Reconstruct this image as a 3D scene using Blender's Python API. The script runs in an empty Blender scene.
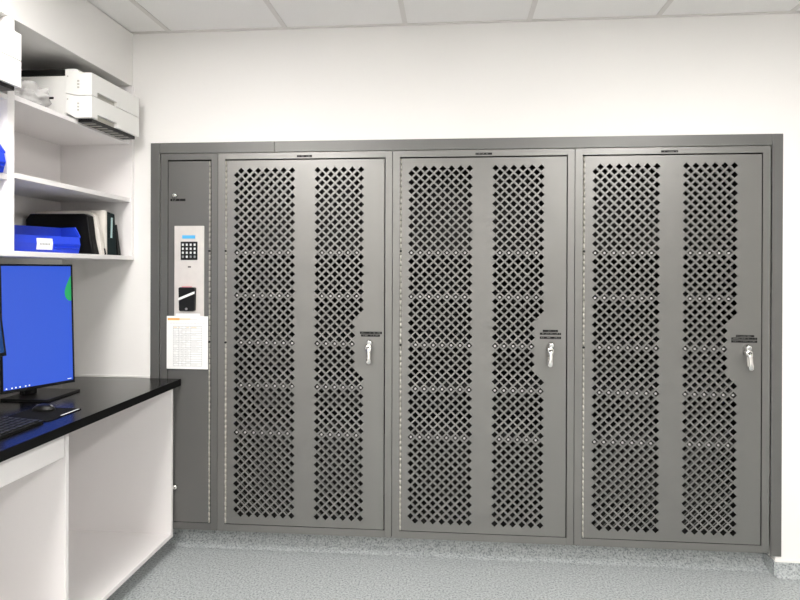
import bpy, bmesh, math, random
from mathutils import Vector, Matrix, noise
random.seed(7)
scene = bpy.context.scene
COL = scene.collection
PI = math.pi

# ------------------------------------------------------------------ materials
def mat(name, col, rough=0.5, metal=0.0, spec=0.5, emit=None, estr=0.0, bump=None, var=None, trans=0.0, alpha=1.0, coat=0.0):
    m = bpy.data.materials.new(name); m.use_nodes = True
    nt = m.node_tree; b = nt.nodes['Principled BSDF']
    b.inputs['Base Color'].default_value = (*col, 1)
    b.inputs['Roughness'].default_value = rough
    b.inputs['Metallic'].default_value = metal
    b.inputs['Specular IOR Level'].default_value = spec
    b.inputs['Transmission Weight'].default_value = trans
    b.inputs['Alpha'].default_value = alpha
    b.inputs['Coat Weight'].default_value = coat
    if emit:
        b.inputs['Emission Color'].default_value = (*emit, 1); b.inputs['Emission Strength'].default_value = estr
    tc = nt.nodes.new('ShaderNodeTexCoord')
    if var:      # (scale, amount): soft mottling of the colour
        n = nt.nodes.new('ShaderNodeTexNoise'); n.inputs['Scale'].default_value = var[0]; n.inputs['Detail'].default_value = 4
        r = nt.nodes.new('ShaderNodeValToRGB'); a = var[1]
        r.color_ramp.elements[0].position = .3; r.color_ramp.elements[1].position = .7
        r.color_ramp.elements[0].color = (*[c * (1 - a) for c in col], 1)
        r.color_ramp.elements[1].color = (*[min(1, c * (1 + a)) for c in col], 1)
        nt.links.new(tc.outputs['Object'], n.inputs['Vector']); nt.links.new(n.outputs['Fac'], r.inputs['Fac'])
        nt.links.new(r.outputs['Color'], b.inputs['Base Color'])
    if bump:     # (scale, strength)
        n = nt.nodes.new('ShaderNodeTexNoise'); n.inputs['Scale'].default_value = bump[0]; n.inputs['Detail'].default_value = 3
        bp = nt.nodes.new('ShaderNodeBump'); bp.inputs['Strength'].default_value = bump[1]; bp.inputs['Distance'].default_value = .001
        nt.links.new(tc.outputs['Object'], n.inputs['Vector']); nt.links.new(n.outputs['Fac'], bp.inputs['Height'])
        nt.links.new(bp.outputs['Normal'], b.inputs['Normal'])
    return m

def vinyl():
    m = mat('speckled_vinyl', (.55, .57, .57), .42, bump=(60, .1)); nt = m.node_tree; b = nt.nodes['Principled BSDF']
    tc = [n for n in nt.nodes if n.type == 'TEX_COORD'][0]
    n1 = nt.nodes.new('ShaderNodeTexNoise'); n1.inputs['Scale'].default_value = 110; n1.inputs['Detail'].default_value = 5; n1.inputs['Roughness'].default_value = .7
    r1 = nt.nodes.new('ShaderNodeValToRGB'); e = r1.color_ramp.elements
    e[0].position = .36; e[0].color = (.17, .185, .19, 1); e[1].position = .62; e[1].color = (.54, .565, .565, 1)
    x = r1.color_ramp.elements.new(.47); x.color = (.37, .395, .397, 1)
    v = nt.nodes.new('ShaderNodeTexVoronoi'); v.inputs['Scale'].default_value = 95
    r2 = nt.nodes.new('ShaderNodeValToRGB'); r2.color_ramp.elements[0].position = .06; r2.color_ramp.elements[1].position = .16
    r2.color_ramp.elements[0].color = (.5, .5, .5, 1); r2.color_ramp.elements[1].color = (1, 1, 1, 1)
    mx = nt.nodes.new('ShaderNodeMix'); mx.data_type = 'RGBA'; mx.blend_type = 'MULTIPLY'; mx.inputs['Factor'].default_value = .55
    nt.links.new(tc.outputs['Object'], n1.inputs['Vector']); nt.links.new(tc.outputs['Object'], v.inputs['Vector'])
    nt.links.new(n1.outputs['Fac'], r1.inputs['Fac']); nt.links.new(v.outputs['Distance'], r2.inputs['Fac'])
    nt.links.new(r1.outputs['Color'], mx.inputs[6]); nt.links.new(r2.outputs['Color'], mx.inputs[7])
    nt.links.new(mx.outputs[2], b.inputs['Base Color'])
    return m

M = dict(
    wall=mat('wall_paint', (.87, .85, .825), .6, bump=(300, .08)),
    ceil=mat('ceiling_tile', (.85, .83, .81), .9, bump=(420, .35), var=(300, .03)),
    tee=mat('ceiling_tee', (.70, .67, .645), .6),
    vinyl=vinyl(),
    bead=mat('white_cap', (.85, .83, .8), .5),
    lock=mat('grey_enamel', (.222, .219, .209), .39, .70, bump=(500, .06), var=(4, .02)),
    lockd=mat('dark_enamel_and_shade', (.150, .149, .142), .42, .45, bump=(500, .06), var=(4, .02)),  # trim and keypad cabinet paint; on the inner screens it stands for shade
    inside=mat('interior_painted_shade', (.035, .035, .033), .8),  # locker interior coloured near black, standing for the shade behind the doors
    hinge=mat('zinc_hinge', (.50, .48, .43), .35, .55, var=(160, .25)),
    dark=mat('dark_gap', (.02, .02, .02), .7),
    lip=mat('zinc_lip', (.40, .39, .38), .5, .1),
    chrome=mat('polished_chrome', (.86, .85, .83), .14, 1.0),
    steel=mat('brushed_steel', (.74, .70, .66), .42, .35, var=(30, .03)),
    edge=mat('black_edging', (.005, .005, .005), .6, spec=.12),
    black=mat('black_plastic', (.006, .006, .006), .4, spec=.3),
    tape=mat('black_tape', (.006, .006, .006), .5, spec=.2),
    ink=mat('tape_lettering', (.42, .42, .40), .6),
    key=mat('white_keycap', (.82, .82, .8), .4),
    keyg=mat('grey_keycap', (.3, .3, .3), .4),
    lcd=mat('blue_lcd', (.08, .36, .62), .25, emit=(.10, .48, .85), estr=.35),
    pink=mat('pink_strip', (.75, .30, .33), .4),
    paper=mat('paper', (.88, .88, .86), .8),
    orange=mat('orange_print', (.86, .45, .12), .8),
    orange2=mat('pale_orange_print', (.88, .66, .42), .8),
    grid=mat('grey_print', (.42, .42, .42), .8),
    gridp=mat('pale_print', (.68, .68, .67), .8),
    lam=mat('white_laminate', (.885, .855, .845), .45, bump=(200, .03)),
    top=mat('black_laminate', (.006, .0055, .005), .22, spec=.4, bump=(900, .05)),
    bezel=mat('monitor_bezel', (.006, .006, .006), .4, spec=.3),
    screen=mat('blue_screen', (.01, .02, .05), .25, emit=(.030, .098, .66), estr=1.0),
    screen2=mat('dark_blue_screen', (.01, .02, .04), .25, emit=(.003, .035, .17), estr=1.0),
    green=mat('green_shape', (.01, .05, .02), .25, emit=(.02, .42, .13), estr=.9),
    icon=mat('white_icon', (.5, .5, .5), .3, emit=(.8, .85, .9), estr=1.0),
    oicon=mat('orange_icon', (.5, .2, .1), .3, emit=(.8, .25, .08), estr=1.0),
    keys=mat('black_keycap', (.014, .014, .014), .5, spec=.3),
    pad=mat('black_cloth', (.006, .006, .006), .9, spec=.1),
    white=mat('white_plastic', (.86, .85, .82), .38),
    recess=mat('grey_plastic', (.50, .48, .43), .5),
    blue=mat('blue_plastic', (.012, .05, .62), .32, spec=.5),
    bind=mat('black_vinyl', (.005, .005, .005), .5, spec=.2, bump=(250, .2)),
    folder=mat('manila_white', (.74, .70, .64), .7),
    gbind=mat('dark_green_vinyl', (.003, .012, .013), .55, spec=.12),
    tlabel=mat('pale_teal_label', (.45, .62, .62), .5),
    bag=mat('clear_bag', (.93, .92, .9), .25, trans=.45, spec=.6, bump=(40, .35)),
    lamp=mat('lamp_diffuser', (.9, .9, .9), .5, emit=(1, .975, .95), estr=22.5),
)

# ------------------------------------------------------------------ mesh helpers (world coordinates)
class MB:
    def __init__(s): s.bm = bmesh.new(); s.mats = []
    def mi(s, m):
        if m not in s.mats: s.mats.append(m)
        return s.mats.index(m)
    def face(s, pts, m, smooth=False):
        f = s.bm.faces.new([s.bm.verts.new(p) for p in pts]); f.material_index = s.mi(m); f.smooth = smooth; return f
    def box(s, x0, x1, y0, y1, z0, z1, m, xf=None):
        v = [Vector((x, y, z)) for x in (x0, x1) for y in (y0, y1) for z in (z0, z1)]
        if xf: v = [xf @ p for p in v]
        v = [s.bm.verts.new(p) for p in v]; i = s.mi(m)
        for q in ((0, 1, 3, 2), (4, 6, 7, 5), (0, 4, 5, 1), (2, 3, 7, 6), (0, 2, 6, 4), (1, 5, 7, 3)):
            f = s.bm.faces.new([v[k] for k in q]); f.material_index = i
        return s
    def prism(s, poly, a, b, m, axis='y', xf=None, smooth=False):
        """poly of 2-D points extruded from a to b along axis"""
        def P(p, t):
            q = {'y': (p[0], t, p[1]), 'x': (t, p[0], p[1]), 'z': (p[0], p[1], t)}[axis]
            q = Vector(q); return xf @ q if xf else q
        A = [s.bm.verts.new(P(p, a)) for p in poly]; B = [s.bm.verts.new(P(p, b)) for p in poly]; i = s.mi(m); n = len(poly)
        fs = [s.bm.faces.new(A), s.bm.faces.new(B[::-1])]
        for k in range(n):
            f = s.bm.faces.new([A[k], B[k], B[(k + 1) % n], A[(k + 1) % n]]); f.smooth = smooth; fs.append(f)
        for f in fs: f.material_index = i
        return s
    def cyl(s, c, axis, r, l, m, seg=20, r2=None, xf=None):
        """cylinder from point c along unit axis, length l"""
        c = Vector(c); ax = Vector(axis).normalized(); u = ax.orthogonal().normalized(); w = ax.cross(u); r2 = r if r2 is None else r2
        ring = lambda o, rr: [o + rr * (math.cos(2 * PI * k / seg) * u + math.sin(2 * PI * k / seg) * w) for k in range(seg)]
        A, B = ring(c, r), ring(c + ax * l, r2)
        if xf: A = [xf @ p for p in A]; B = [xf @ p for p in B]
        A = [s.bm.verts.new(p) for p in A]; B = [s.bm.verts.new(p) for p in B]; i = s.mi(m)
        fs = [s.bm.faces.new(A[::-1]), s.bm.faces.new(B)]
        for k in range(seg):
            f = s.bm.faces.new([A[k], A[(k + 1) % seg], B[(k + 1) % seg], B[k]]); f.smooth = True; fs.append(f)
        for f in fs: f.material_index = i
        return s
    def tube(s, pts, radii, m, seg=14, flat=1.0, xf=None):
        """smooth tube through pts; radii per point; flat squashes the section along y"""
        pts = [Vector(p) for p in pts]; rings = []
        for k, p in enumerate(pts):
            t = (pts[min(k + 1, len(pts) - 1)] - pts[max(k - 1, 0)]).normalized()
            u = t.cross(Vector((0, 1, 0))); u = u.normalized() if u.length > 1e-4 else Vector((1, 0, 0)); w = t.cross(u).normalized()
            rr = [p + radii[k] * (math.cos(2 * PI * j / seg) * u + flat * math.sin(2 * PI * j / seg) * w) for j in range(seg)]
            if xf: rr = [xf @ q for q in rr]
            rings.append([s.bm.verts.new(q) for q in rr])
        i = s.mi(m)
        for a, b in zip(rings, rings[1:]):
            for j in range(seg):
                f = s.bm.faces.new([a[j], a[(j + 1) % seg], b[(j + 1) % seg], b[j]]); f.material_index = i; f.smooth = True
        for r, o in ((rings[0], 1), (rings[-1], -1)):
            f = s.bm.faces.new(r[::-o]); f.material_index = i
        return s
    def build(s, name, parent=None, bevel=0, weld=False):
        bm = s.bm
        if weld: bmesh.ops.remove_doubles(bm, verts=bm.verts, dist=1e-5)
        bmesh.ops.recalc_face_normals(bm, faces=bm.faces)
        off = Vector((0, 0, 0)); p = parent
        while p: off += Vector(p.location); p = p.parent
        bmesh.ops.translate(bm, verts=bm.verts, vec=-off)
        me = bpy.data.meshes.new(name); bm.to_mesh(me); bm.free()
        for k in s.mats: me.materials.append(M[k])
        o = bpy.data.objects.new(name, me); COL.objects.link(o); o.parent = parent
        if bevel:
            b = o.modifiers.new('bevel', 'BEVEL'); b.width = bevel; b.segments = 2; b.limit_method = 'ANGLE'; b.angle_limit = .7
        return o

def tag(o, label, cat, group=None):
    o['label'] = label; o['category'] = cat
    if group: o['group'] = group
    return o
def thing(name, loc, label, cat, group=None):
    o = bpy.data.objects.new(name, None); COL.objects.link(o); o.location = loc; o.empty_display_size = .05
    return tag(o, label, cat, group)
def struct(o): o['kind'] = 'structure'; return o
def part_label(o, t): o['label'] = t; return o
def copy_tree(o, parent=None):
    c = o.copy(); COL.objects.link(c)
    if parent: c.parent = parent
    for ch in list(o.children): copy_tree(ch, c)
    return c
def RZ(deg, o): return Matrix.Translation(Vector(o)) @ Matrix.Rotation(math.radians(deg), 4, 'Z') @ Matrix.Translation(-Vector(o))
def RY(deg, o): return Matrix.Translation(Vector(o)) @ Matrix.Rotation(math.radians(deg), 4, 'Y') @ Matrix.Translation(-Vector(o))
def RX(deg, o): return Matrix.Translation(Vector(o)) @ Matrix.Rotation(math.radians(deg), 4, 'X') @ Matrix.Translation(-Vector(o))

# ------------------------------------------------------------------ measures of the room
ZC = 2.6804                    # ceiling
XL, XR, YF = -2.587, 4.20, -7.00
OX0, OX1, OZ = -2.06, .994, 2.075   # opening in the back wall for the lockers
ND = .62                       # depth of that niche

# ------------------------------------------------------------------ setting
b = MB(); b.box(XL - .1, XR + .1, YF - .1, ND + .1, -.06, 0, 'vinyl'); struct(b.build('floor'))
b = MB()
b.box(XL - .1, OX0, 0, .12, 0, ZC + .1, 'wall'); b.box(OX1, XR + .1, 0, .12, 0, ZC + .1, 'wall'); b.box(OX0, OX1, 0, .12, OZ, ZC + .1, 'wall')
b.box(OX0 - .06, OX0, .12, ND, 0, OZ, 'wall'); b.box(OX1, OX1 + .06, .12, ND, 0, OZ, 'wall'); b.box(OX0 - .06, OX1 + .06, ND, ND + .06, 0, OZ, 'wall'); b.box(OX0, OX1, .12, ND, OZ, OZ + .06, 'wall')
struct(b.build('wall_back'))
b = MB(); b.box(XL - .1, XL, YF - .1, 0, 0, ZC + .1, 'wall'); struct(b.build('wall_left'))
b = MB(); b.box(XR, XR + .1, YF - .1, 0, 0, ZC + .1, 'wall'); struct(b.build('wall_right'))
b = MB(); b.box(XL, XR, YF - .1, YF, 0, ZC + .1, 'wall'); struct(b.build('wall_front'))
# suspended ceiling: tiles with tees slightly proud
b = MB(); b.box(XL, XR, YF, 0, ZC, ZC + .08, 'ceil')
tx = [-2.0 + .61 * i for i in range(-1, 12)]
ty = [-.58 - .61 * i for i in range(12)]
for x in tx:
    if XL < x < XR: b.box(x - .012, x + .012, YF, 0, ZC - .004, ZC, 'tee')
for y in ty:
    if y > YF: b.box(XL, XR, y - .012, y + .012, ZC - .0045, ZC, 'tee')
b.box(XL, XR, -.016, 0, ZC - .006, ZC, 'tee')
struct(b.build('ceiling'))
# bulkhead over the shelves on the left wall (a fine dark gap is left under the ceiling)
b = MB(); b.box(XL, -2.2, YF, -.001, 2.401, ZC - .006, 'wall'); struct(b.build('trim_7', bevel=.001))

def cove_profile(face, rad, h, n=8):
    """profile (t, z): t grows towards the room; a vertical face, then a concave sweep on to the floor"""
    p = [(face, h)]
    for k in range(n + 1):
        a = PI / 2 * k / n
        p.append((face + rad * (1 - math.cos(a)), rad * (1 - math.sin(a)) + .0012))
    return p
# vinyl turned up under the lockers
def cove(name, prof, a, c, sgn, axis, back, cap=None, base=0):
    b = MB(); pts = prof + [(back, .0012), (back, prof[0][1])]
    b.prism([(base + sgn * t, z) for t, z in pts], a, c, 'vinyl', axis)
    if cap: b.box(*cap, 'bead')
    o = b.build(name)
    for f in o.data.polygons: f.use_smooth = False
    return struct(o)
cove('baseboard_back', cove_profile(-.108, .078, .104), -2.045, OX1 - .002, -1, 'x', -.60, base=0)
cove('baseboard_right', cove_profile(.006, .022, .073), OX1, XR, -1, 'x', .0005, cap=(OX1 - .003, XR, -.008, -.0005, .073, .078))
b = MB(); b.box(OX1 - .006, OX1 - .0005, 0, .104, .001, .073, 'vinyl'); struct(b.build('trim_5'))
# steel trim covering the joint between wall and lockers
T = .006
b = MB(); b.box(-2.0507, -1.4448, -T, -.0005, 2.0515, 2.1060, 'lockd'); struct(b.build('trim_1', bevel=.0015))
b = MB(); b.box(-1.4436, .9690, -T, -.0005, 2.0515, 2.1060, 'lockd'); struct(b.build('trim_2', bevel=.0015))
b = MB(); b.box(.9702, 1.0190, -T, -.0005, .098, 2.1060, 'lockd'); struct(b.build('trim_3', bevel=.0015))
b = MB(); b.box(-2.1010, -2.0520, -T, -.0005, .098, 2.1060, 'lockd'); struct(b.build('trim_4', bevel=.0015))
# bead of sealant behind the worktop
b = MB(); b.box(XL, -2.1055, -.005, -.0005, .8905, .9, 'bead'); struct(b.build('trim_6'))

# ------------------------------------------------------------------ lockers
ZDT, ZDB, ZFT, ZFB = 2.011, .1484, 2.0504, .1093
PV = .04395; PH = .02222; HD = .0163; ZA = 1.9585     # row pitch, half column pitch, half diagonal of a hole, top row

def lattice(bm_, xA, na, full_left, y0, y1, cut=False, border=True, m='lock', HD=HD):
    """diagonal lattice of square holes. A rows hold na holes at xA + 2*PH*k; B rows sit half a step off.
    returns the x range covered"""
    hz = PV / 2
    iA = set(range(0, 2 * na, 2))
    iB = set(range(-1, 2 * na - 2, 2)) if full_left else set(range(1, 2 * na - 2, 2))
    lastA, lastB = max(iA), max(iB)
    def hole(i, j):
        if j < 0 or j > 80: return False
        if j % 2 == 0:
            if i not in iA: return False
            if cut and i == lastA and 34 <= j <= 46: return False
            return True
        if i not in iB: return False
        if cut and i == lastB and 35 <= j <= 45: return False
        return True
    i0, i1 = min(iA | iB) - 1, max(iA | iB) + 1
    X = lambda i: xA + i * PH
    Z = lambda j: ZA - j * hz
    dz = HD * hz / PH
    for i in range(i0, i1):
        for j in range(-1, 81):
            x0, x1, zt, zb = X(i), X(i + 1), Z(j), Z(j + 1)
            c = [hole(i, j), hole(i + 1, j), hole(i + 1, j + 1), hole(i, j + 1)]
            if not border and sum(c) < 2: continue
            p = []
            if c[0]: p += [(x0, zt - dz), (x0 + HD, zt)]
            else: p += [(x0, zt)]
            if c[1]: p += [(x1 - HD, zt), (x1, zt - dz)]
            else: p += [(x1, zt)]
            if c[2]: p += [(x1, zb + dz), (x1 - HD, zb)]
            else: p += [(x1, zb)]
            if c[3]: p += [(x0 + HD, zb), (x0, zb + dz)]
            else: p += [(x0, zb)]
            bm_.face([(x, y0, z) for x, z in p], m); bm_.face([(x, y1, z) for x, z in p[::-1]], m)
    for j in range(81):
        for i in range(i0, i1 + 1):
            if hole(i, j):
                q = [(X(i) - HD, Z(j)), (X(i), Z(j) + dz), (X(i) + HD, Z(j)), (X(i), Z(j) - dz)]
                for k in range(4):
                    if not border:      # inner screen: a wall only where a bar runs beside it
                        a, c = q[k], q[(k + 1) % 4]; ii = i + (-1 if k in (0, 3) else 1); jj = j + (-1 if k in (0, 1) else 1)
                        if not hole(ii, jj): continue
                    a, c = q[k], q[(k + 1) % 4]
                    bm_.face([(a[0], y0, a[1]), (a[0], y1, a[1]), (c[0], y1, c[1]), (c[0], y0, c[1])], m)
    return X(i0), X(i1), Z(-1), Z(81)

def tape(bm_, x0, x1, z0, z1, y=-.0012, letters=True, gaps=()):
    """embossed label tape with a row of tiny worn light marks"""
    z0 -= .0010; z1 += .0012
    bm_.box(x0, x1, y, 0, z0, z1, 'tape')
    if letters:
        h = z1 - z0; x = x0 + .22 * h + .004
        while x < x1 - .35 * h - .004:
            w = h * random.choice((.22, .3, .38, .3)); d = random.random()
            if d > .42: bm_.box(x, x + w * .45, y - .0003, y, z0 + .34 * h, z0 + (.66 if d < .8 else .5) * h, 'ink')
            x += w + .12 * h

def swing_handle(parent, x, tilt, ztop):
    """chrome lift handle with its key cylinder on a slim base plate"""
    xf = RY(tilt, (x, 0, ztop - .03)); b = MB()
    z = ztop
    b.box(x - .0085, x + .0085, -.006, -.0002, z - .105, z - .002, 'chrome', xf)
    b.tube([(x + .002, -.0005, z - .013), (x + .002, -.012, z - .013), (x + .002, -.026, z - .014), (x + .002, -.030, z - .015)], [.0155, .0155, .0140, .009], 'chrome', 18, 1, xf)
    b.tube([(x - .002, -.004, z - .037), (x - .002, -.020, z - .037), (x - .002, -.034, z - .037), (x - .002, -.037, z - .037)], [.0165, .0175, .0160, .010], 'chrome', 18, 1, xf)
    b.tube([(x, -.020, z - .022), (x + .001, -.032, z - .042), (x + .001, -.036, z - .060), (x + .001, -.037, z - .080), (x + .001, -.036, z - .098), (x, -.034, z - .109), (x, -.031, z - .117), (x, -.029, z - .1195)],
           [.012, .0135, .0095, .0090, .0115, .0135, .0110, .004], 'chrome', 16, .62, xf)
    b.cyl((x - .002, -.0395, z - .037), (0, 1, 0), .0078, .004, 'black', 16, None, xf)
    b.box(x - .0034, x - .0006, -.0402, -.038, z - .0425, z - .0315, 'steel', xf)
    b.prism([(x + .0055, z - .054), (x + .0075, z - .054), (x + .0070, z - .096), (x + .0055, z - .096)], -.0405, -.030, 'black', 'y', xf)
    return b.build('handle', parent)

def hinge(parent, x0, x1, z0, z1, screws):
    """continuous hinge: knuckles along a pin, two dark screw heads"""
    b = MB(); n = 66; h = (z1 - z0) / n; xc = (x0 + x1) / 2
    for k in range(n):
        b.cyl((xc, -.0015 if k % 2 else -.0008, z0 + k * h + .0012), (0, 0, 1), .0044, h - .0024, 'hinge', 10)
    b.box(xc - .0058, xc + .0058, .0006, .003, z0, z1, 'dark')
    for z in screws: b.cyl((xc, -.0085, z), (0, 1, 0), .0055, .006, 'black', 12)
    return b.build('hinge', parent)

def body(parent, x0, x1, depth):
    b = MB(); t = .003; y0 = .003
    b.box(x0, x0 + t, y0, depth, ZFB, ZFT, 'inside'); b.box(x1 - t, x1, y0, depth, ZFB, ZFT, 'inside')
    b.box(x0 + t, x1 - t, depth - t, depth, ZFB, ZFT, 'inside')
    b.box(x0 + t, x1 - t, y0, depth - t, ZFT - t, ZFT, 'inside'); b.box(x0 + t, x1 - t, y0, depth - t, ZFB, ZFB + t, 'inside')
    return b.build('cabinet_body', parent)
def face_frame(parent, x0, x1, d0, d1, m='lock'):
    b = MB(); gl, gr, gt, gb = .0035, .0055, .0070, .0040
    b.box(x0, d0 - gl, -.0005, .003, ZFB, ZFT, m); b.box(d1 + gr, x1, -.0005, .003, ZFB, ZFT, m)
    b.box(d0 - gl, d1 + gr, -.0005, .003, ZDT + gt, ZFT, m); b.box(d0 - gl, d1 + gr, -.0005, .003, ZFB, ZDB - gb, m)
    for (xa, xb, za, zb) in ((d0 - gl - .002, d0 - gl, ZDB - gb, ZDT + gt), (d1 + gr, d1 + gr + .002, ZDB - gb, ZDT + gt), (d0 - gl, d1 + gr, ZDT + gt, ZDT + gt + .002), (d0 - gl, d1 + gr, ZDB - gb - .002, ZDB - gb)):
        b.box(xa, xb, .003, .022, za, zb, 'dark')
    return b.build('face_frame', parent, bevel=.0009)

units = [  # x0, x1, door left, door right, first hole of panel 1, first hole of panel 2, label tapes (x0,x1,z0,z1), top tape, handle x, tilt, words
    (-1.7428, -.8424, -1.7014, -.8827, -1.6209, -1.2230, [(-1.0040, -.8925, 1.1325, 1.1415), (-.9985, -.9030, 1.1190, 1.1275)], (-1.3299, -1.2524), -.9560, 0,
     'tall grey locker with perforated door, leftmost of three, beside the narrow keypad cabinet'),
    (-.8400, .0530, -.8006, .0143, -.7240, -.3300, [(-.0985, -.0255, 1.1530, 1.1610), (-.1120, -.0105, 1.1390, 1.1470), (-.1120, -.0105, 1.1190, 1.1280)], (-.4292, -.3482), -.0620, 3.5,
     'tall grey locker with perforated door, middle of the three, between two similar lockers'),
    (.0556, .9662, .0955, .9255, .1750, .5785, [(.8107, .8929, 1.1395, 1.1475), (.7890, .9067, 1.1270, 1.1350), (.7890, .9067, 1.1130, 1.1215)], (.4601, .5393), .8590, -4.5,
     'tall grey locker with perforated door, rightmost of three, next to bare white wall'),
]
SHELF = (1.5405, 1.3220, 1.0800, .8600, .6180)
for k, (x0, x1, d0, d1, a1, a2, tapes, ttop, hx, tilt, lab) in enumerate(units):
    root = thing('perforated_locker', ((x0 + x1) / 2, .25, ZFB), lab, 'locker', 'row of perforated lockers')
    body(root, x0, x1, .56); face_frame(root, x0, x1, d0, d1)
    # door: perforated skin with turned edges
    b = MB(); y0, y1 = -.0005, .0015
    xa, xb, zt, zb = lattice(b, a1, 7, True, y0, y1)
    xc, xd, _, _ = lattice(b, a2, 6, False, y0, y1, cut=True)
    dl = d0 + .006 
    for (u0, u1) in ((dl, xa), (xb, xc), (xd, d1)): b.box(u0, u1, y0, y1, ZDB, ZDT, 'lock')
    for (u0, u1) in ((xa, xb), (xc, xd)): b.box(u0, u1, y0, y1, zt, ZDT, 'lock'); b.box(u0, u1, y0, y1, ZDB, zb, 'lock')
    b.box(dl, dl + .0015, y1, .018, ZDB, ZDT, 'lock'); b.box(d1 - .0015, d1, y1, .018, ZDB, ZDT, 'lock')
    b.box(dl + .0015, d1 - .0015, y1, .018, ZDT - .0015, ZDT, 'lock'); b.box(dl + .0015, d1 - .0015, y1, .018, ZDB, ZDB + .0015, 'lock')
    door = b.build('door', root)
    # inner screens seen through the holes; same enamel, coloured darker to stand for shade
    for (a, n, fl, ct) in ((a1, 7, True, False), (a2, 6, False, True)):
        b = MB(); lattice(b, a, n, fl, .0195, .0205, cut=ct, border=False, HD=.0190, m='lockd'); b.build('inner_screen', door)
    # stiffener bars with bright studs just behind the skin
    for jb in (19, 29, 40, 50, 61):
        zb_ = ZA - jb * PV / 2; od = jb % 2
        for (a, cols) in ((a1, range(-1, 12, 2) if od else range(0, 13, 2)), (a2, range(1, 10, 2) if od else range(0, 9 if 34 <= jb <= 46 else 11, 2))):
            b = MB(); xs = [a + i * PH for i in cols]
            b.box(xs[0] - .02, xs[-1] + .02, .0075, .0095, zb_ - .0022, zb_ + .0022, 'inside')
            for x in xs: b.cyl((x, .0060, zb_ - .001), (0, 1, 0), .0062, .0015, 'lip', 10)
            part_label(b.build('stiffener_bar', door), 'stiffener bar with bright studs behind the perforated skin')
    hinge(door, d0 - .0035, d0 + .0075, ZDB, ZDT, (1.548, 1.079))
    for (p, q, r, s) in tapes:
        t = MB(); tape(t, p, q, r, s, y=-.0022); part_label(t.build('label_tape', door), 'black label tape with tiny light lettering')
    t = MB(); tape(t, ttop[0], ttop[1], 2.0255, 2.0335, y=-.0022); part_label(t.build('label_tape', root), 'black label tape on the frame above the door')
    swing_handle(door, hx, tilt, 1.102)
    for z in SHELF:
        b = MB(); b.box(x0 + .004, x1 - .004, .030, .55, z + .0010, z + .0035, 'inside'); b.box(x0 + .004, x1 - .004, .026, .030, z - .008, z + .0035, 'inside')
        part_label(b.build('shelf', root), 'locker shelf with shade painted in, glimpsed through the holes')

# narrow cabinet with the keypad
x0, x1, d0, d1 = -2.0500, -1.7446, -2.0076, -1.7835
kc = thing('control_cabinet', ((x0 + x1) / 2, .25, ZFB), 'narrow grey solid-door cabinet with steel keypad panel, left of the lockers', 'cabinet')
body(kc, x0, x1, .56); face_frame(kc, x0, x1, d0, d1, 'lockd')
b = MB(); b.box(d0, d1 - .006, -.0005, .002, ZDB, ZDT, 'lockd'); b.box(d0, d0 + .002, .002, .018, ZDB, ZDT, 'lockd'); b.box(d1 - .008, d1 - .006, .002, .018, ZDB, ZDT, 'lockd')
door = b.build('door', kc, bevel=.0008)
hinge(door, d1 - .0075, d1 + .0035, ZDB, ZDT, (1.548, 1.0807))
for z, x in ((1.834, -1.9715), (.3277, -1.9660)):
    b = MB(); b.tube([(x, -.0003, z), (x, -.006, z), (x, -.012, z), (x, -.0145, z)], [.0125, .0125, .0115, .0075], 'chrome', 20)
    b.box(x - .001, x + .001, -.0152, -.014, z - .005, z + .005, 'black'); b.build('cam_lock', door)
t = MB(); tape(t, -1.9960, -1.9160, 1.8065, 1.8165, y=-.0022); part_label(t.build('label_tape', door), 'black label tape under the top lock')
b = MB(); b.box(-1.9755, -1.8175, -.009, -.0006, 1.1935, 1.6772, 'steel'); kp = b.build('keypad_panel', kc, bevel=.0025)
part_label(kp, 'upright brushed steel access panel')
b = MB(); b.box(-1.9320, -1.8640, -.0115, -.009, 1.6115, 1.6285, 'lcd'); part_label(b.build('display', kp), 'small blue lit display')
b = MB(); b.box(-1.9395, -1.8510, -.013, -.009, 1.5015, 1.5955, 'black'); b.build('keypad', kp, bevel=.001)
for r in range(4):
    for c in range(4):
        b = MB(); x = -1.9268 + c * .0208; z = 1.5795 - r * .0205
        b.box(x - .0050, x + .0050, -.0155, -.013, z - .0058, z + .0058, 'keyg' if (r == 3 and c != 1) else 'key'); b.build('key', kp, bevel=.001)
b = MB(); b.box(-1.9020, -1.8860, -.0098, -.009, 1.4625, 1.4690, 'black'); b.build('card_slot', kp)
b = MB()
b.prism([(-1.9440, 1.3560), (-1.9400, 1.3610), (-1.8600, 1.3610), (-1.8560, 1.3560), (-1.8590, 1.2440), (-1.8640, 1.2390), (-1.9360, 1.2390), (-1.9410, 1.2440)], -.030, -.009, 'black')
rd = b.build('card_reader', kp, bevel=.003)
rd['label'] = 'black proximity reader with a white diagonal stripe'
b = MB(); b.prism([(-1.9440, 1.2930), (-1.8572, 1.3290), (-1.8572, 1.3410), (-1.9440, 1.3060)], -.0312, -.0298, 'paper'); part_label(b.build('reader_stripe', kp), 'white diagonal stripe')
b = MB(); b.box(-1.9250, -1.8800, -.030, -.009, 1.3618, 1.3660, 'pink'); part_label(b.build('indicator_strip', kp), 'pink indicator strip')
b = MB(); b.cyl((-1.9005, -.0312, 1.2505), (0, 1, 0), .0065, .0015, 'keyg', 20); b.build('reader_emblem', kp)

kp.location.x += .004
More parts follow.
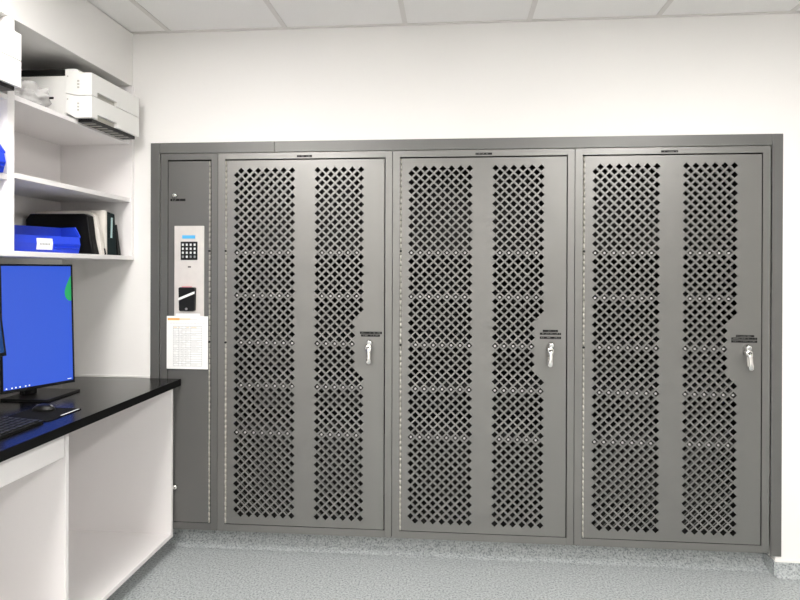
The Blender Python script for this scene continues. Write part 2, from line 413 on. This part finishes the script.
# papers taped under the keypad panel
b = MB(); b.box(-1.9620, -1.8330, -.0105, -.0095, 1.095, 1.2270, 'paper')
tag(b.build('paper_sheet'), 'white paper sheet peeking out above the printed table sheet', 'paper')
b = MB(); yp = -.0135
b.box(-2.0135, -1.7940, yp, yp + .0015, .9405, 1.2125, 'paper')
def pr(x0, x1, z0, z1, m, e=.0003): b.box(x0, x1, yp - e, yp, z0, z1, m)
pr(-2.0085, -1.9450, 1.1915, 1.2020, 'orange'); pr(-1.9450, -1.8880, 1.1935, 1.2005, 'orange2'); pr(-1.8880, -1.8500, 1.1950, 1.1985, 'gridp')
x = -1.995
while x < -1.815:
    w = random.uniform(.006, .016); pr(x, x + w, 1.1745, 1.1775, 'gridp'); x += w + random.uniform(.003, .006)
gx0, gx1, gz0, gz1 = -1.9780, -1.8260, .9560, 1.1600
rows = 17
for r in range(rows + 1):
    z = gz0 + (gz1 - gz0) * r / rows; pr(gx0, gx1, z - .0008, z + .0008, 'grid')
for x in (gx0, -1.9515, -1.9320, -1.9110, -1.8850, gx1): pr(x - .0007, x + .0007, gz0, gz1, 'grid')
for r in range(rows):
    z = gz0 + (gz1 - gz0) * (r + .5) / rows
    for (xa, xb) in ((gx0, -1.9515), (-1.9515, -1.9320), (-1.9320, -1.9110), (-1.9110, -1.8850), (-1.8850, gx1)):
        if random.random() < (.8 if xb < -1.88 else .45):
            w = (xb - xa) * random.uniform(.35, .75); pr(xa + .003, xa + .003 + w, z - .0018, z + .0018, 'orange2' if r == rows - 1 else 'gridp', .0005)
np_ = b.build('notice_paper'); np_.location.x += .005; tag(np_, 'white printed table sheet with orange heading taped below the keypad panel', 'paper')

# ------------------------------------------------------------------ worktop and base cabinet along the left wall
ZD = .8897; XD = -1.9320; XK = -1.972; YE = -1.95
b = MB(); b.box(XL + .002, XD - .0012, YE, -.0135, ZD - .035, ZD, 'top'); b.box(XD - .0012, XD, YE, -.0135, ZD - .0345, ZD - .0006, 'edge')
tag(b.build('worktop'), 'long glossy black worktop along the left wall', 'worktop')
bc = thing('base_cabinet', (-2.28, -.9, 0), 'white laminate open base cabinet standing under the black worktop', 'cabinet')
zt = ZD - .0365
def slab(name, *a, m='lam', bev=.0012): 
    b = MB(); b.box(*a, m); return b.build(name, bc, bevel=bev)
slab('side_panel', XL + .01, XK, -.0330, -.0145, .0768, zt)
slab('side_panel', XL + .01, XK, -.8775, -.8580, .0768, zt)
slab('side_panel', XL + .01, XK, YE + .02, YE + .039, .0768, zt)
slab('bottom_panel', XL + .01, XK, -.8575, -.0335, .0768, .0958)
slab('bottom_panel', XL + .01, XK, YE + .0395, -.8780, .0768, .0958)
slab('back_panel', XL + .004, XL + .0095, YE + .02, -.0145, .0768, zt)
slab('top_rail', XL + .01, XK - .002, -.8575, -.0335, zt - .006, zt - .0005)
slab('top_rail', XL + .01, XK - .002, YE + .0395, -.8780, zt - .006, zt - .0005)
dr = slab('drawer', XK - .018, XK + .001, YE + .042, -.8860, .7575, .8440)
b = MB(); b.box(XL + .05, XK - .018, YE + .06, -.905, .770, .772, 'lam'); b.box(XL + .05, XL + .06, YE + .06, -.905, .772, .83, 'lam')
b.box(XL + .06, XK - .018, -.915, -.905, .772, .83, 'lam'); b.box(XL + .06, XK - .018, YE + .06, YE + .07, .772, .83, 'lam'); b.build('drawer_box', dr)
b = MB()
b.prism([(-2.095 + t, z) for t, z in cove_profile(0, .030, .0765)] + [(XL + .002, .0012), (XL + .002, .0765)], YE + .02, -.012, 'vinyl', 'y')
part_label(b.build('plinth', bc), 'speckled grey vinyl plinth')

# ------------------------------------------------------------------ wall shelving on the left wall
sh = thing('wall_shelving', (-2.4, -.45, 1.50), 'white laminate wall shelving unit with open bays above the desk', 'shelving')
def board(name, *a):
    b = MB(); b.box(*a, 'lam'); return b.build(name, sh, bevel=.001)
XS = -2.2; Y2 = -1.95
board('bottom_shelf', XL + .008, XS + .010, Y2 + .001, -.001, 1.5015, 1.5220)
board('side_panel', XL + .008, XS + .009, -.0260, -.0015, 1.5225, 2.4000)
board('side_panel', XL + .008, XS, -.8825, -.8460, 1.5225, 2.4000)
board('side_panel', XL + .008, XS, Y2, Y2 + .02, 1.5225, 2.4000)
board('back_panel', XL + .001, XL + .0075, Y2, -.0015, 1.5015, 2.4000)
board('middle_shelf', XL + .0085, XS - .001, -.8455, -.0265, 1.8000, 1.8205)
board('middle_shelf', XL + .0085, XS - .001, Y2 + .0205, -.8830, 1.7880, 1.8085)
board('upper_shelf', XL + .0085, XS, -.8455, -.0265, 2.0965, 2.1160)
board('upper_shelf', XL + .0085, XS, Y2 + .0205, -.8830, 2.0865, 2.1060)

# ------------------------------------------------------------------ two-drawer paper feeders on the upper shelf
def feeder(y_near, y_far, z0, sz, lab):
    xf = -2.120; xb = -2.243; z1 = z0 + .2; zs = z0 + .1005
    r = thing('paper_feeder', (-2.35, (y_near + y_far) / 2, z0), lab, 'paper feeder', 'paper feeders on the upper shelf')
    # body behind the fronts: white case with black top plate and a paper slot
    b = MB(); b.box(-2.560, xb - .0005, y_near + .006, y_far - .006, z0 + .004, z1 - .010, 'white'); b.box(-2.545, -2.300, y_near + .0052, y_near + .0062, z0 + .088, z0 + .098, 'black')
    b.build('case', r, bevel=.003)
    b = MB(); b.box(-2.565, xb - .0005, y_near - .001, y_far + .001, z1 - .0095, z1 + .017, 'black'); b.build('top_plate', r, bevel=.002)
    xm = xf - .03; yn, yf = y_near, y_far
    for k in (0, 1):
        za, zb = ((z0 + .003, zs - .001), (zs + .0015, z1))[k]
        hx0, hx1, hz0, hz1 = yn + .045, yn + .200, za, za + .022
        b = MB()
        if k: b.prism([(xb, zs + .012), (xb, z1 + .018), (xb + .052, z1 + .018), (xb + .066, z1), (xm, z1), (xm, za), (xb + .05, za)], yn, yf, 'white', 'y')
        else: b.prism([(xb, za + .026), (xb, zs + .0095), (xb + .05, zb), (xm, zb), (xm, za), (xb + .045, za)], yn, yf, 'white', 'y')
        b.prism([(yn, za), (hx0, za), (hx0, hz1), (hx1, hz1), (hx1, za), (yf, za), (yf, zb), (yn, zb)], xm, xf, 'white', 'x')
        d = b.build('drawer', r, bevel=.0014)
        b = MB(); b.box(xf - .0298, xf - .016, hx0, hx1, hz0, hz1, 'recess'); part_label(b.build('grip', d), 'grey grip recess')
        b = MB(); b.cyl((xb + .012, yn - .0012, zb - .014), (0, 1, 0), .0032, .002, 'recess', 10); b.build('screw', d)
        b = MB()
        for q in range(3): b.box(xb + .056, xb + .066, yn - .0008, yn + .0005, za + .03 + q * .014, za + .038 + q * .014, 'recess')
        b.build('arrow_mark', d)
    b = MB(); b.box(-2.195, xf - .012, y_near + .02, y_far - .02, z0 - .012, z0 + .003, 'black')
    for q in range(7): b.box(-2.19, xf - .016, y_near + .05 + q * .045, y_near + .06 + q * .045, z0 - .0135, z0 - .012, 'recess')
    b.build('underside', r)
    for (xx, yy) in ((-2.27, y_near + .03), (-2.27, y_far - .03), (-2.53, y_near + .03), (-2.53, y_far - .03)):
        b = MB(); b.cyl((xx, yy, sz), (0, 0, 1), .01, z0 + .0045 - sz, 'black', 12); b.build('foot', r)
    return r
feeder(-.4850, -.0850, 2.1166, 2.1162, 'white two-drawer printer paper feeder at the right end of the top shelf')
feeder(-1.3300, -.9150, 2.1150, 2.1062, 'white two-drawer printer paper feeder at the left photo edge, top shelf')

# crumpled clear bag between them
bm = bmesh.new(); bmesh.ops.create_icosphere(bm, subdivisions=4, radius=1)
for v in bm.verts:
    n = v.co.normalized(); f = .80 + .38 * noise.noise(n * 2.3 + Vector((3, 1, 7))) + .18 * noise.noise(n * 5.5)
    v.co = Vector((n.x * .09 * f, n.y * .105 * f, max(-.055, n.z * .07 * f)))
    v.co += Vector((-2.315, -.625, 2.1725))
for f in bm.faces: f.smooth = True
me = bpy.data.meshes.new('plastic_bag'); bm.to_mesh(me); bm.free(); me.materials.append(M['bag'])
o = bpy.data.objects.new('plastic_bag', me); COL.objects.link(o)
tag(o, 'crumpled clear plastic bag lying on the top shelf beside the paper feeder', 'bag')

# ------------------------------------------------------------------ blue stacking bins: front along +local x, origin at the base centre of the front edge
def bin_(loc, rot, lab, w=.30, d=.15, h=.113, lip=.072, label_y=0.0):
    r = thing('storage_bin', (0, 0, 0), lab, 'bin', 'blue plastic bins on the shelves')
    t = .004; b = MB()
    side = [(0, 0), (.012, lip * .55), (.004, lip), (-.030, h), (-d, h), (-d + .008, 0)]
    for y in (-w / 2, w / 2 - t): b.prism([(p[0], p[1]) for p in side], y, y + t, 'blue', 'y')
    b.prism([(0, 0), (.012, lip * .55), (.004, lip), (.004 - t, lip), (.012 - t, lip * .55), (-t, t)], -w / 2 + t, w / 2 - t, 'blue', 'y')
    b.prism([(-d, h), (-d + t, h), (-d + .008 + t, 0), (-d + .008, 0)], -w / 2 + t, w / 2 - t, 'blue', 'y')
    b.box(-d + .008, -t, -w / 2 + t, w / 2 - t, 0, t, 'blue')
    b.build('bin_body', r)
    b = MB()
    for y in (-w / 2 - .004, w / 2 - .002): b.prism([(-d, h - .002), (-.030, h - .002), (.006, lip - .002), (.006, lip + .006), (-.026, h + .005), (-d, h + .005)], y, y + .006, 'blue', 'y')
    b.prism([(-d - .003, h - .003), (-d + .005, h - .003), (-d + .005, h + .005), (-d - .003, h + .005)], -w / 2 + .002, w / 2 - .002, 'blue', 'y')
    b.build('rim', r)
    b = MB(); ly = label_y; z0, z1 = lip * .18, lip * .84
    b.prism([(.0035 + .004, z0), (.0125, lip * .55), (.0085, z1), (.0100, z1), (.0142, lip * .55), (.0095, z0)], ly - .034, ly + .034, 'paper', 'y')
    lb = b.build('label_card', r)
    b = MB(); y = ly - .022
    while y < ly + .018: 
        b.prism([(.0135, lip * .44), (.0146, lip * .5), (.0146, lip * .56), (.0125, lip * .6)], y, y + .004, 'grid', 'y'); y += .0065
    b.build('lettering', lb)
    b = MB()
    for z in (.30, .48): b.prism([(.0055, lip * z - .003), (.0125, lip * z), (.0055, lip * z + .003)], ly + .045, w / 2 - .006, 'blue', 'y')
    b.build('rib', r)
    r.location = loc; r.rotation_euler = (0, 0, math.radians(rot)); return r
bin_((-2.2700, -.6000, 1.5225), -22, 'blue plastic storage bin with white card in front of the black binder', w=.34, d=.125, label_y=.008)
bin_((-2.2050, -1.0500, 1.8090), -6, 'blue plastic storage bin on the middle shelf at the left photo edge', w=.27)
bin_((-2.2250, -1.0620, 1.5225), -6, 'blue plastic storage bin on the bottom shelf, cut by the left photo edge', w=.27)

# ------------------------------------------------------------------ binders and folders
b = MB(); ZB = 1.5225
def lean(poly, y0, y1, m, a, piv): b.prism(poly, y0, y1, m, 'y', RX(a, piv))
b.prism([(-2.556, ZB), (-2.214, ZB), (-2.232, ZB + .075), (-2.245, ZB + .182), (-2.27, ZB + .192), (-2.535, ZB + .192), (-2.556, ZB + .165)], -.315, -.268, 'bind')
tag(b.build('black_binder', bevel=.006), 'wide black binder standing behind the blue bin on the bottom shelf', 'binder')
b = MB()
b.prism([(-2.55, ZB), (-2.208, ZB), (-2.222, ZB + .11), (-2.243, ZB + .185), (-2.27, ZB + .206), (-2.55, ZB + .206)], -.262, -.236, 'folder')
tag(b.build('paper_folder', bevel=.004), 'cream paper folder standing right against the black binder', 'folder', 'folders on the bottom shelf')
b = MB(); b.prism([(-2.50, ZB), (-2.208, ZB), (-2.214, ZB + .03), (-2.245, ZB + .045), (-2.50, ZB + .05)], -.233, -.222, 'bind')
tag(b.build('small_notebook', bevel=.002), 'small low black notebook squeezed between the cream and white folders', 'notebook')
b = MB(); b.prism([(-2.53, ZB), (-2.216, ZB), (-2.218, ZB + .215), (-2.53, ZB + .215)], -.219, -.203, 'folder')
tag(b.build('paper_folder', bevel=.002), 'upright white folder standing beside the dark green binder', 'folder', 'folders on the bottom shelf')
gb = thing('green_binder', (-2.35, -.15, ZB), 'dark green binder with pale spine strip, last on the bottom shelf', 'binder')
b = MB(); b.prism([(-.198, ZB), (-.110, ZB), (-.128, ZB + .205), (-.190, ZB + .213), (-.198, ZB + .213)], -2.52, -2.222, 'gbind', 'x'); b.build('cover', gb, bevel=.004)
b = MB(); b.prism([(-.168, ZB + .085), (-.153, ZB + .085), (-.148, ZB + .185), (-.163, ZB + .185)], -2.2225, -2.2208, 'tlabel', 'x'); part_label(b.build('spine_label', gb), 'pale teal spine strip')
b = MB(); b.prism([(-.095, ZB), (-.066, ZB), (-.1035, ZB + .155), (-.121, ZB + .150)], -2.49, -2.225, 'bind', 'x')
tag(b.build('black_folder', bevel=.002), 'black folder leaning on the right side of the green binder', 'folder')

# ------------------------------------------------------------------ monitors
def monitor(name, loc, rot, tilt, w, h, zb, lab, scr, decor, xb=-.07):
    """local: screen faces +x, origin on the desk below the screen centre"""
    r = thing('computer_monitor', (0, 0, 0), lab, 'monitor', 'monitors on the worktop')
    T_ = RY(-tilt, (0, 0, zb)); e = .008
    b = MB(); b.box(-.028, -.0015, -w / 2, w / 2, zb, zb + h, 'bezel', T_); b.box(-.055, -.028, -w * .3, w * .3, zb + h * .25, zb + h * .75, 'bezel', T_)
    for a in ((-w / 2, -w / 2 + e, zb, zb + h), (w / 2 - e, w / 2, zb, zb + h), (-w / 2 + e, w / 2 - e, zb + h - e, zb + h), (-w / 2 + e, w / 2 - e, zb, zb + e * 1.6)): b.box(-.0015, .0015, *a, 'bezel', T_)
    b.build('housing', r, bevel=.001)
    b = MB(); b.box(-.0014, .0, -w / 2 + e, w / 2 - e, zb + e * 1.6, zb + h - e, scr, T_); s = b.build('screen', r)
    for nm, m, kind, a in decor:
        b = MB()
        if kind == 'box': b.box(.0001, .0006, *a, m, T_)
        else: b.prism(a, .0001, .0006, m, 'x', T_)
        b.build(nm, s)
    b = MB(); b.box(xb - .03, xb, -.03, .03, .012, zb + h * .5, 'bezel'); b.box(xb, -.05, -.03, .03, zb + h * .42, zb + h * .56, 'bezel'); b.build('stand_column', r, bevel=.003)
    r.location = loc; r.rotation_euler = (0, 0, math.radians(rot)); return r
W, H = .319, .538
zb = .0465
dec = []
yl = -W / 2 + .008; yr = W / 2 - .008; zbt = zb + .0128
for k, y in enumerate((.012, .034, .050, .067, .090, .106)): dec.append(('taskbar_icon', 'icon', 'box', (yl + y - .0026, yl + y + .0026, zbt + .0035, zbt + .0090)))
dec.append(('clock', 'icon', 'box', (yr - .026, yr - .008, zbt + .0060, zbt + .0085)))
zc, ym = zb + H - .112, yr - .0001
dec.append(('wallpaper_shape', 'green', 'prism', [(ym, zc + .062)] + [(ym - .031 * math.sin(PI * (.04 + .80 * (k / 10) ** 1.45)) ** .9 if k < 10 else ym - .012, zc + .062 - .115 * k / 10) for k in range(1, 11)] + [(ym, zc - .053)]))
ang = -22.6
m1 = monitor('m', (-2.3250, -.5293, ZD), ang, 2.2, W, H, zb, 'upright portrait monitor with bright blue screen on the worktop', 'screen', dec)
b = MB()  # its base lies square to the wall
b.prism([(-2.460, -.594), (-2.252, -.594), (-2.247, -.585), (-2.252, -.358), (-2.460, -.358)], ZD + .0003, ZD + .010, 'bezel', 'z')
base = b.build('stand_base', None, bevel=.002)
base.parent = m1; base.matrix_parent_inverse = (Matrix.Translation(m1.location) @ Matrix.Rotation(m1.rotation_euler.z, 4, 'Z')).inverted()
dec2 = [('desktop_icon', 'icon', 'box', (.205, .222, .290, .300)), ('desktop_icon', 'oicon', 'box', (.215, .232, .375, .385)), ('taskbar_icon', 'icon', 'box', (.200, .206, .266, .272))]
m2 = monitor('m', (-2.1740, -1.2090, ZD), -3, 8.0, .545, .325, .2480, 'landscape monitor nearest the camera, cut off by the left photo edge', 'screen2', dec2)
b = MB(); b.box(-2.40, -2.20, -1.32, -1.09, ZD + .0003, ZD + .010, 'bezel'); base = b.build('stand_base', None, bevel=.002)
base.parent = m2; base.matrix_parent_inverse = (Matrix.Translation(m2.location) @ Matrix.Rotation(m2.rotation_euler.z, 4, 'Z')).inverted()

# ------------------------------------------------------------------ keyboard, mouse, mouse pad
kb = thing('keyboard', (-2.11, -1.14, ZD), 'black keyboard near the worktop edge at the left photo edge', 'keyboard')
kx0, kx1, ky0, ky1 = -2.185, -2.030, -1.365, -.915
b = MB(); b.prism([(kx0, ZD + .0003), (kx1, ZD + .0003), (kx1, ZD + .010), (kx0, ZD + .020)], ky0, ky1, 'bezel', 'y'); b.build('keyboard_body', kb, bevel=.002)
for r in range(6):
    xx = kx0 + .012 + r * .0235
    for c in range(16):
        yy = ky1 - .014 - c * .0272
        zz = ZD + .020 - (xx + .009 - kx0) / (kx1 - kx0) * .010
        b = MB(); b.prism([(xx, yy - .022), (xx + .019, yy - .022), (xx + .019, yy), (xx, yy)], zz - .002, zz + .005, 'keys', 'z'); b.build('key', kb, bevel=.0015)
b = MB(); b.prism([(-2.225, -.900), (-2.032, -.900), (-2.024, -.892), (-2.024, -.703), (-2.032, -.695), (-2.225, -.695)], ZD + .0003, ZD + .003, 'pad', 'z')
mp = b.build('mouse_pad'); tag(mp, 'thin black mouse pad with a white strip on its front edge', 'mouse pad')
b = MB(); b.box(-2.036, -2.029, -.815, -.705, ZD + .003, ZD + .0034, 'key'); s = b.build('edge_strip', mp); s['label'] = 'white strip'
bm = bmesh.new(); bmesh.ops.create_uvsphere(bm, u_segments=24, v_segments=14, radius=1)
for v in bm.verts:
    v.co = Vector((v.co.x * .046, v.co.y * .027, max(0, v.co.z) * .025))
    v.co += Vector((-2.158, -.738, ZD + .0033))
bmesh.ops.remove_doubles(bm, verts=bm.verts, dist=1e-5)
for f in bm.faces: f.smooth = True
me = bpy.data.meshes.new('computer_mouse'); bm.to_mesh(me); bm.free(); me.materials.append(M['black'])
ms = bpy.data.objects.new('computer_mouse', me); COL.objects.link(ms); tag(ms, 'black computer mouse resting on the mouse pad', 'mouse')
b = MB(); b.cyl((-2.127, -.741, ZD + .0175), (0, 1, 0), .006, .006, 'keyg', 14); b.build('scroll_wheel', ms)

# ------------------------------------------------------------------ ceiling lights
for k, (x, y) in enumerate(((-1.695, -1.80), (.745, -1.80), (-1.695, -3.63), (.745, -3.63), (-1.695, -5.46), (.745, -5.46))):
    r = thing('ceiling_light', (x, y, ZC), 'flat white ceiling light panel ' + ('over the desk side near the lockers', 'over the right side near the lockers', 'over the desk side in mid room', 'over the right side in mid room', 'over the desk side at the far rear', 'over the right side at the far rear')[k], 'ceiling light', 'ceiling light panels')
    b = MB()
    for a in ((-.30, -.285, -.60, .60), (.285, .30, -.60, .60), (-.285, .285, -.60, -.585), (-.285, .285, .585, .60)): b.box(x + a[0], x + a[1], y + a[2], y + a[3], ZC - .016, ZC - .0046, 'tee')
    b.build('frame', r)
    b = MB(); b.box(x - .285, x + .285, y - .585, y + .585, ZC - .012, ZC - .006, 'lamp'); b.build('diffuser', r)

# ------------------------------------------------------------------ world, camera, colour
w = bpy.data.worlds.new('World'); scene.world = w; w.use_nodes = True
w.node_tree.nodes['Background'].inputs[0].default_value = (.8, .85, .9, 1); w.node_tree.nodes['Background'].inputs[1].default_value = .1
cam = bpy.data.cameras.new('camera'); co = bpy.data.objects.new('camera', cam); COL.objects.link(co); scene.camera = co
yaw, pit, rol = .0853, -.0023, .0032
fw = Vector((-math.sin(yaw) * math.cos(pit), math.cos(yaw) * math.cos(pit), math.sin(pit))); rt = Vector((math.cos(yaw), math.sin(yaw), 0)); up = rt.cross(fw)
r2 = math.cos(rol) * rt + math.sin(rol) * up; u2 = -math.sin(rol) * rt + math.cos(rol) * up
m = Matrix((r2, u2, -fw)).transposed().to_4x4(); m.translation = Vector((-.5372, -2.9952, 1.4576)); co.matrix_world = m
cam.sensor_width = 36; cam.lens = 36 * 600.44 / 800
cam.shift_x = (400 - 401.87) / 800; cam.shift_y = (270.55 - 300) / 800; cam.clip_start = .02
scene.view_settings.view_transform = 'Standard'; scene.view_settings.look = 'None'; scene.view_settings.exposure = 0; scene.view_settings.gamma = 1; scene.view_settings.use_curve_mapping = False
